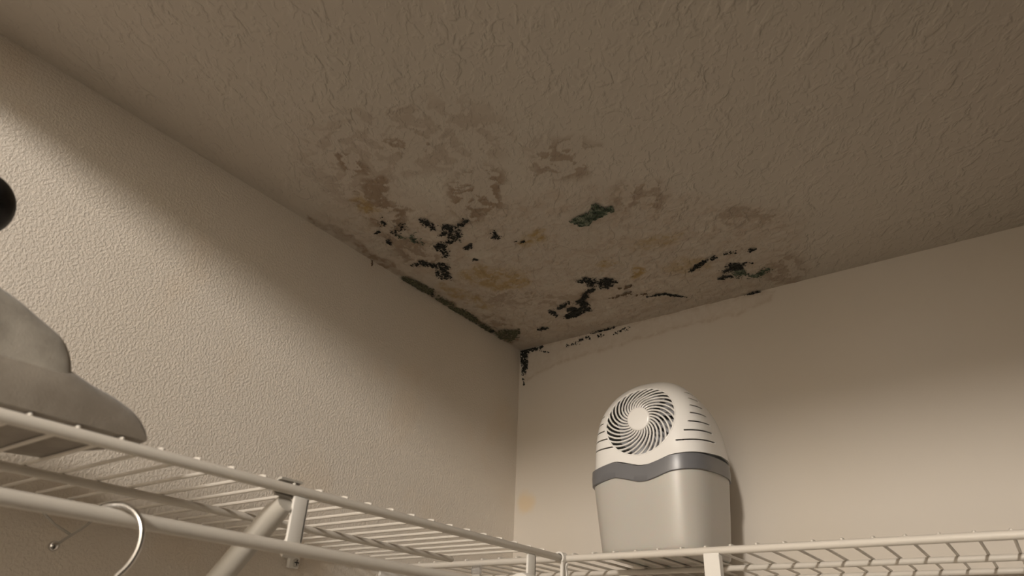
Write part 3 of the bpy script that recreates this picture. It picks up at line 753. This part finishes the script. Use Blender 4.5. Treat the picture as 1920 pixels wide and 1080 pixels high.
# ball-tipped metal hook hanging from the back rail
bh = empty('ball_hook', (0.012, -0.82, SH))
tag(bh, 'thin metal hook with a shiny ball tip under the left shelf', 'hook')
tube_obj('hook_wire', [(0.0, 0.018, 0.004), (0.004, 0.016, -0.004), (0.004, 0.004, -0.020), (0.012, -0.020, -0.041)], 0.0016, M_STEEL, bh, 8)
tube_obj('hook_wire', [(-0.006, -0.036, -0.012), (0.000, -0.024, -0.022), (0.006, -0.008, -0.030)], 0.0014, M_STEEL, bh, 8)
bm = bmesh.new()
bmesh.ops.create_uvsphere(bm, u_segments=18, v_segments=12, radius=0.0052)
for v in bm.verts:
    v.co += Vector((0.014, -0.024, -0.044))
link('ball_tip', finish(bm, 'ball_tip'), M_CHROME, bh)

# ---- clothes hanger on the rod
hg = empty('clothes_hanger', (D, -0.928, SH + ZR))
tag(hg, 'chrome hook of a clothes hanger hung over the rod', 'hanger')
hg.rotation_euler = (0, 0, math.radians(30))
R_ = 0.0265
cz = 0.0082 - R_
hook = arc((0.004, 0, cz), R_, 122, -48, 26)
e_ = hook[-1]
hook += [(e_[0] - 0.008, 0, e_[2] - 0.011), (0.010, 0, cz - 0.042), (0.006, 0, cz - 0.052), (0.004, 0, cz - 0.065), (0.004, 0, cz - 0.085)]
tube_obj('hook', hook, 0.0021, M_CHROME, hg, 12)
sh_ = [(0.004, 0, cz - 0.083), (0.03, 0, cz - 0.093), (0.12, 0, cz - 0.135), (0.205, 0, cz - 0.178), (0.215, 0, cz - 0.192), (0.205, 0, cz - 0.2),
       (-0.197, 0, cz - 0.2), (-0.207, 0, cz - 0.192), (-0.197, 0, cz - 0.178), (-0.112, 0, cz - 0.135), (-0.022, 0, cz - 0.093), (0.004, 0, cz - 0.083)]
tube_obj('shoulder_wire', sh_, 0.0022, M_CHROME, hg, 10)

# ------------------------------------------------------------------ folded cloth on the left shelf
def cloth_layer(name, parent, x0, x1, y0, y1, top, zbase, seed, tilt, mat):
    """pillow-edged fabric layer: top(y) gives the height, rounded edges, folds"""
    nu, nv = 70, 150
    verts = []; faces = []
    us = np.linspace(-1, 1, nu); vs_ = np.linspace(-1, 1, nv)
    us = np.sin(us * math.pi / 2); vs_ = np.sin(vs_ * math.pi / 2)
    U, V = np.meshgrid(us, vs_, indexing='ij')
    xa = x0 + 0.075 * np.clip((V + 0.2) / 1.2, 0, 1)       # the far corner is folded in
    X = (xa + x1) / 2 + U * (x1 - xa) / 2
    Y = (y0 + y1) / 2 + V * (y1 - y0) / 2 + tilt * (X - x1) + 0.006 * np.sin(X * 40 + seed) * (V > 0) * V
    prof = (np.clip(1 - np.abs(U) ** 9, 0, 1) ** 0.5) * (np.clip(1 - np.abs(V) ** 30, 0, 1) ** 0.5)
    hh = top(X, Y)
    folds = 0.006 * (fbm(X, Y * 1.2, 14, 3, seed) - 0.5) * 2 + 0.003 * np.sin(X * 55 + Y * 30 + 3 * fbm(X, Y, 8, 2, seed + 3))
    Zt = zbase + 0.0015 + np.maximum(hh * prof + folds * prof * np.clip(hh / 0.04, 0.2, 1), 0.0005)
    Zb = np.full_like(X, zbase)
    edge = (np.abs(U) > 0.9999) | (np.abs(V) > 0.9999)
    Zt = np.where(edge, zbase + 0.0008, Zt)
    n = nu * nv
    verts = np.concatenate([np.stack([X, Y, Zt], -1).reshape(-1, 3), np.stack([X, Y, Zb], -1).reshape(-1, 3)])
    idx = np.arange(n).reshape(nu, nv)
    q1 = np.stack([idx[:-1, :-1], idx[1:, :-1], idx[1:, 1:], idx[:-1, 1:]], -1).reshape(-1, 4)
    q2 = q1[:, ::-1] + n
    ring = np.concatenate([idx[:, 0], idx[-1, 1:], idx[-2::-1, -1], idx[0, -2:0:-1]])
    r2 = np.roll(ring, -1)
    q3 = np.stack([r2, ring, ring + n, r2 + n], -1)
    me = bpy.data.meshes.new(name)
    me.from_pydata(verts.tolist(), [], np.concatenate([q1, q2, q3]).tolist())
    me.update()
    bm = bmesh.new(); bm.from_mesh(me)
    bpy.data.meshes.remove(me)
    return link(name, finish(bm, name, True, 62), mat, parent)

cl = empty('folded_blanket', (0, 0, SH))
tag(cl, 'grey cloth heaped in folds on the left wire shelf', 'blanket')
ZC = ZW + RW + 0.0002
def top_low(X, Y):
    return np.interp(Y, [-1.24, -1.1, -0.98, -0.95, -0.93, -0.915, -0.90], [0.05, 0.05, 0.040, 0.031, 0.024, 0.017, 0.011])
def top_up(X, Y):
    return np.interp(Y, [-1.24, -1.12, -1.07, -1.045, -1.02, -0.995, -0.975, -0.96], [0.126, 0.123, 0.104, 0.089, 0.078, 0.064, 0.045, 0.026])
cloth_layer('lower_fold', cl, 0.095, 0.3065, -1.235, -0.920, top_low, ZC, 3, 0.06, M_FABRIC_SHADED)
cloth_layer('upper_fold', cl, 0.11, 0.302, -1.233, -0.972, top_up, ZC + 0.0005, 11, 0.04, M_FABRIC)

# black rounded thing lying on the heap, cut by the frame
bk = empty('black_bottle', (0.25, -1.045, SH + 0.161))
tag(bk, 'black rounded object at the left edge above the grey cloth', 'bottle')
bm = bmesh.new()
RB = 0.0265
prof = [(-RB * math.cos(a), RB * math.sin(a)) for a in np.linspace(0.12, math.pi / 2, 12)]
pts = [(0, -(RB + p[0]) , 0) for p in prof]
add_tube(bm, [(0, p[1], p[2]) for p in pts] + [(0, -0.06, 0)], [p[1] for p in prof] + [RB], 28, 'flat')
link('cap', finish(bm, 'cap', True, 40), M_BLACK, bk)
bm = bmesh.new()
add_tube(bm, [(0, -0.0602, 0), (0, -0.062, 0), (0, -0.064, 0), (0, -0.175, 0), (0, -0.18, 0)], [RB * 0.93, RB * 0.93, RB, RB, RB * 0.9], 28, 'flat')
link('body', finish(bm, 'body', True, 40), M_BLACK, bk)

# ------------------------------------------------------------------ dehumidifier
dh = empty('dehumidifier', (0.41, -0.19, SH + ZW + RW), math.radians(2))
tag(dh, 'white domed dehumidifier with round fan grille, grey band and frosted tank', 'dehumidifier')
NE = 4.0
AB = 0.0905                                    # half width at the band

def sup(phi, a, n=NE):
    c, s = math.cos(phi), math.sin(phi)
    r = a / (abs(c) ** n + abs(s) ** n) ** (1 / n)
    return r * c, r * s

WPH = [-180, -130, -112, -102, -90, -82, -72, -62, -50, -27, 0, 25, 90, 135, 180]
WZ = [.118, .1195,   .1248, .1205, .1152, .1150, .1195, .1258, .1284, .1315, .1365, .1390, .130, .122, .118]
_wt = np.interp(np.arange(-200, 200.5, 1.0), WPH, WZ, period=360)
_wt = np.convolve(np.pad(_wt, 4, mode='edge'), np.hanning(11)[1:-1] / np.hanning(11)[1:-1].sum(), 'valid')
def zwave(phi):
    return float(np.interp(math.degrees(phi), np.arange(-200, 200.5, 1.0), _wt))

LIDX = 0.0026                                  # the lid sits slightly askew
ZT0, ZTOP = 0.128, 0.265
def a_dome(z):
    t = min(max((z - ZT0) / (ZTOP - ZT0), 0), 1)
    return 0.0885 * max(1 - t ** 2.5, 0) ** (1 / 2.2)

SEG = 144
PH = [2 * math.pi * k / SEG - math.pi for k in range(SEG)]

def loft(bm, rings, close_first=False, close_last=False):
    R = [[bm.verts.new(p) for p in ring] for ring in rings]
    n = len(R[0])
    for i in range(len(R) - 1):
        for k in range(n):
            bm.faces.new((R[i][k], R[i][(k + 1) % n], R[i + 1][(k + 1) % n], R[i + 1][k]))
    if close_first: bm.faces.new(R[0][::-1])
    if close_last: bm.faces.new(R[-1])

# tank
def tank_ring(a, zf):
    return [(*sup(p, a), zf(p)) for p in PH]
rings = [tank_ring(0.070, lambda p: 0.0), tank_ring(0.0765, lambda p: 0.0006), tank_ring(0.0795, lambda p: 0.003), tank_ring(0.0805, lambda p: 0.007)]
for t in np.linspace(0.08, 1, 10):
    rings.append(tank_ring(0.0805 + 0.0085 * t ** 0.9, lambda p, t=t: 0.007 + (zwave(p) - 0.018 - 0.007) * t))
rings.append(tank_ring(0.080, lambda p: zwave(p) - 0.017))
bm = bmesh.new()
loft(bm, rings, True, True)
link('tank', finish(bm, 'tank', True, 50), M_TANK, dh)

# band
bm = bmesh.new()
loft(bm, [tank_ring(0.083, lambda p: zwave(p) - 0.0222), tank_ring(0.0903, lambda p: zwave(p) - 0.0225), tank_ring(0.0912, lambda p: zwave(p) - 0.0215),
          tank_ring(0.0917, lambda p: zwave(p) - 0.011), tank_ring(0.0912, lambda p: zwave(p) - 0.0010), tank_ring(0.0902, lambda p: zwave(p)),
          tank_ring(0.083, lambda p: zwave(p) - 0.0003)], False, False)
link('band', finish(bm, 'band', True, 40), M_BAND, dh)
bm = bmesh.new()
loft(bm, [tank_ring(0.084, lambda p: zwave(p) - 0.002), tank_ring(0.05, lambda p: 0.113)], False, True)
link('inner_deck', finish(bm, 'inner_deck', True, 40), M_DARKIN, dh)

# dome cover: thick shell with the fan opening and the vent slots cut through it
def gap(phi):
    d = math.degrees(phi)
    return 0.0008 + 0.0034 * math.exp(-((d - 5) / 32.0) ** 2)
def dome_rings(off, flip):
    out = []
    NZ = 40
    for i in range(NZ + 1):
        s = i / NZ
        s = math.sin(s * math.pi / 2)
        ring = []
        for p in PH:
            zb = zwave(p) + gap(p)
            z = zb + (ZTOP - zb) * s
            a = max(a_dome(z) - off, 0.0)
            if i == NZ: a = 0.004
            n = NE - 1.6 * max(0, (s - 0.5) / 0.5) ** 1.5
            lip = 0.0016 * math.exp(-((z - zb) / 0.010)) if off == 0 else 0.0016 * math.exp(-((z - zb) / 0.010))
            zz = z - (off if s > 0.8 else off * s)
            ring.append((*sup(p, a + lip, n), zz))
        out.append(ring)
    return out
bm = bmesh.new()
ro = dome_rings(0.0, False); ri = dome_rings(0.0024, True)
Ro = [[bm.verts.new(p) for p in r] for r in ro]
Ri = [[bm.verts.new(p) for p in r] for r in ri]
for i in range(len(Ro) - 1):
    for k in range(SEG):
        k2 = (k + 1) % SEG
        bm.faces.new((Ro[i][k], Ro[i][k2], Ro[i + 1][k2], Ro[i + 1][k]))
        bm.faces.new((Ri[i][k2], Ri[i][k], Ri[i + 1][k], Ri[i + 1][k2]))
for k in range(SEG):
    k2 = (k + 1) % SEG
    bm.faces.new((Ro[0][k2], Ro[0][k], Ri[0][k], Ri[0][k2]))
bm.faces.new(Ro[-1]); bm.faces.new(Ri[-1][::-1])
dome_me = finish(bm, 'dome_cover', True, 35)
dome_me.materials.append(M_SHELL)

FZ, FR = 0.1860, 0.0552
bm = bmesh.new()
add_tube(bm, [(0, -0.14, FZ), (0, -0.03, FZ)], FR, 72, 'flat')
SLOTS = [(.148, .055, -.010), (.162, .066, -.014), (.1755, .071, -.015), (.189, .0725, -.016), (.202, .071, -.017), (.215, .067, -.016), (.227, .060, -.014)]
for i, (z, xs, yb) in enumerate(SLOTS):
    tl = Matrix.Translation((0, -0.075, z)) @ Matrix.Rotation(math.radians(8.5 - 0.5 * i), 4, 'X') @ Matrix.Translation((0, 0.075, -z))
    add_box(bm, (xs, -0.13, z - 0.0011), (0.13, yb, z + 0.0011), 0, 2, tl)
    if i < 5:
        add_box(bm, (-0.13, -0.13, z - 0.0011), (-(0.040, 0.050, 0.057, 0.061, 0.061)[i], yb, z + 0.0011))
cut_me = finish(bm, 'cutter', False)
tmp_d = bpy.data.objects.new('tmp_dome', dome_me); COL.objects.link(tmp_d)
tmp_c = bpy.data.objects.new('tmp_cut', cut_me); COL.objects.link(tmp_c)
mod = tmp_d.modifiers.new('cut', 'BOOLEAN')
mod.operation = 'DIFFERENCE'; mod.object = tmp_c; mod.solver = 'EXACT'; mod.use_self = True
bpy.context.view_layer.update()
dg = bpy.context.evaluated_depsgraph_get()
res = bpy.data.meshes.new_from_object(tmp_d.evaluated_get(dg))
bpy.data.objects.remove(tmp_d); bpy.data.objects.remove(tmp_c)
res.name = 'dome_cover'
res.materials.clear(); res.materials.append(M_SHELL)
try:
    res.set_sharp_from_angle(angle=math.radians(35))
except Exception:
    pass
link('dome_cover', res, None, dh, (LIDX, 0, 0))

# fan grille following the curved front
def front_y(x, z):
    a = a_dome(z)
    zb = 0.118
    a += 0.0016 * math.exp(-((z - zb) / 0.010))
    s = (z - zb) / (ZTOP - zb)
    n = NE - 1.6 * max(0, (math.asin(min(max(s, 0), 1)) * 2 / math.pi * 0 + s - 0.5) / 0.5) ** 1.5 if s > 0.5 else NE
    ax = min(abs(x), a * 0.98)
    return -(a ** n - ax ** n) ** (1 / n)
grille = empty('fan_grille', (LIDX, 0, 0)); grille.parent = dh
ring_pts = []
for k in range(73):
    t = 2 * math.pi * k / 72
    x, z = FR * math.cos(t), FZ + FR * math.sin(t)
    ring_pts.append((x, front_y(x, z) + 0.0008, z))
bm = bmesh.new()
add_tube(bm, ring_pts, 0.0013, 8, 'flat')
link('rim', finish(bm, 'rim', True, 60), M_SHELL, grille)
RHUB = 0.0178
hy = front_y(0, FZ)
NR = 30
for k in range(NR):
    t0 = 2 * math.pi * k / NR
    pts = []
    for i in range(11):
        s = i / 10
        r = RHUB - 0.002 + (FR - RHUB + 0.002) * s
        t = t0 - 0.95 * s ** 1.15
        x, z = r * math.cos(t), FZ + r * math.sin(t)
        yy = front_y(x, z) + 0.0012
        yh = hy + 0.0012
        wgt = min(1, max(0, (r - RHUB) / 0.02))
        pts.append((x, yh * (1 - wgt) + yy * wgt, z))
    bm = bmesh.new()
    add_tube(bm, pts, [0.0013] + [0.0015] * 9 + [0.0017], 6, 'flat')
    link('rib', finish(bm, 'rib', True, 60), M_SHELL, grille)
bm = bmesh.new()
add_tube(bm, [(0, hy + 0.004, FZ), (0, hy - 0.0003, FZ), (0, hy - 0.0012, FZ), (0, hy - 0.0017, FZ)], [RHUB, RHUB, RHUB - 0.0008, RHUB - 0.003], 40, 'flat')
link('hub', finish(bm, 'hub', True, 50), M_SHELL, grille)

# rotor and duct behind the grille
rotor = empty('fan_rotor', (LIDX, 0, 0)); rotor.parent = dh
bm = bmesh.new()
add_tube(bm, [(0, -0.058, FZ), (0, -0.040, FZ)], 0.017, 24, 'flat')
link('rotor_hub', finish(bm, 'rotor_hub', True, 40), M_ROTOR, rotor)
for k in range(9):
    t = 2 * math.pi * k / 9
    bm = bmesh.new()
    P_ = []
    for i in range(6):
        r = 0.016 + 0.034 * i / 5
        w = 0.26 + 0.02 * i
        t_ = t - 0.25 * i / 5
        P_.append(((r * math.cos(t_ - w), -0.056, FZ + r * math.sin(t_ - w)), (r * math.cos(t_ + w), -0.044, FZ + r * math.sin(t_ + w))))
    rows = []
    for a_, b_ in P_:
        rows.append([bm.verts.new(a_), bm.verts.new(b_), bm.verts.new((b_[0], b_[1] + 0.0012, b_[2])), bm.verts.new((a_[0], a_[1] + 0.0012, a_[2]))])
    for i in range(5):
        for j in range(4):
            bm.faces.new((rows[i][j], rows[i][(j + 1) % 4], rows[i + 1][(j + 1) % 4], rows[i + 1][j]))
    bm.faces.new(rows[0][::-1]); bm.faces.new(rows[-1])
    link('blade', finish(bm, 'blade', True, 40), M_ROTOR, rotor)
bm = bmesh.new()
add_tube(bm, [(0, -0.036, FZ - 0.004), (0, -0.030, FZ - 0.004)], 0.052, 40, 'flat')
link('duct_plate', finish(bm, 'duct_plate', True, 40), M_DUCT, rotor)
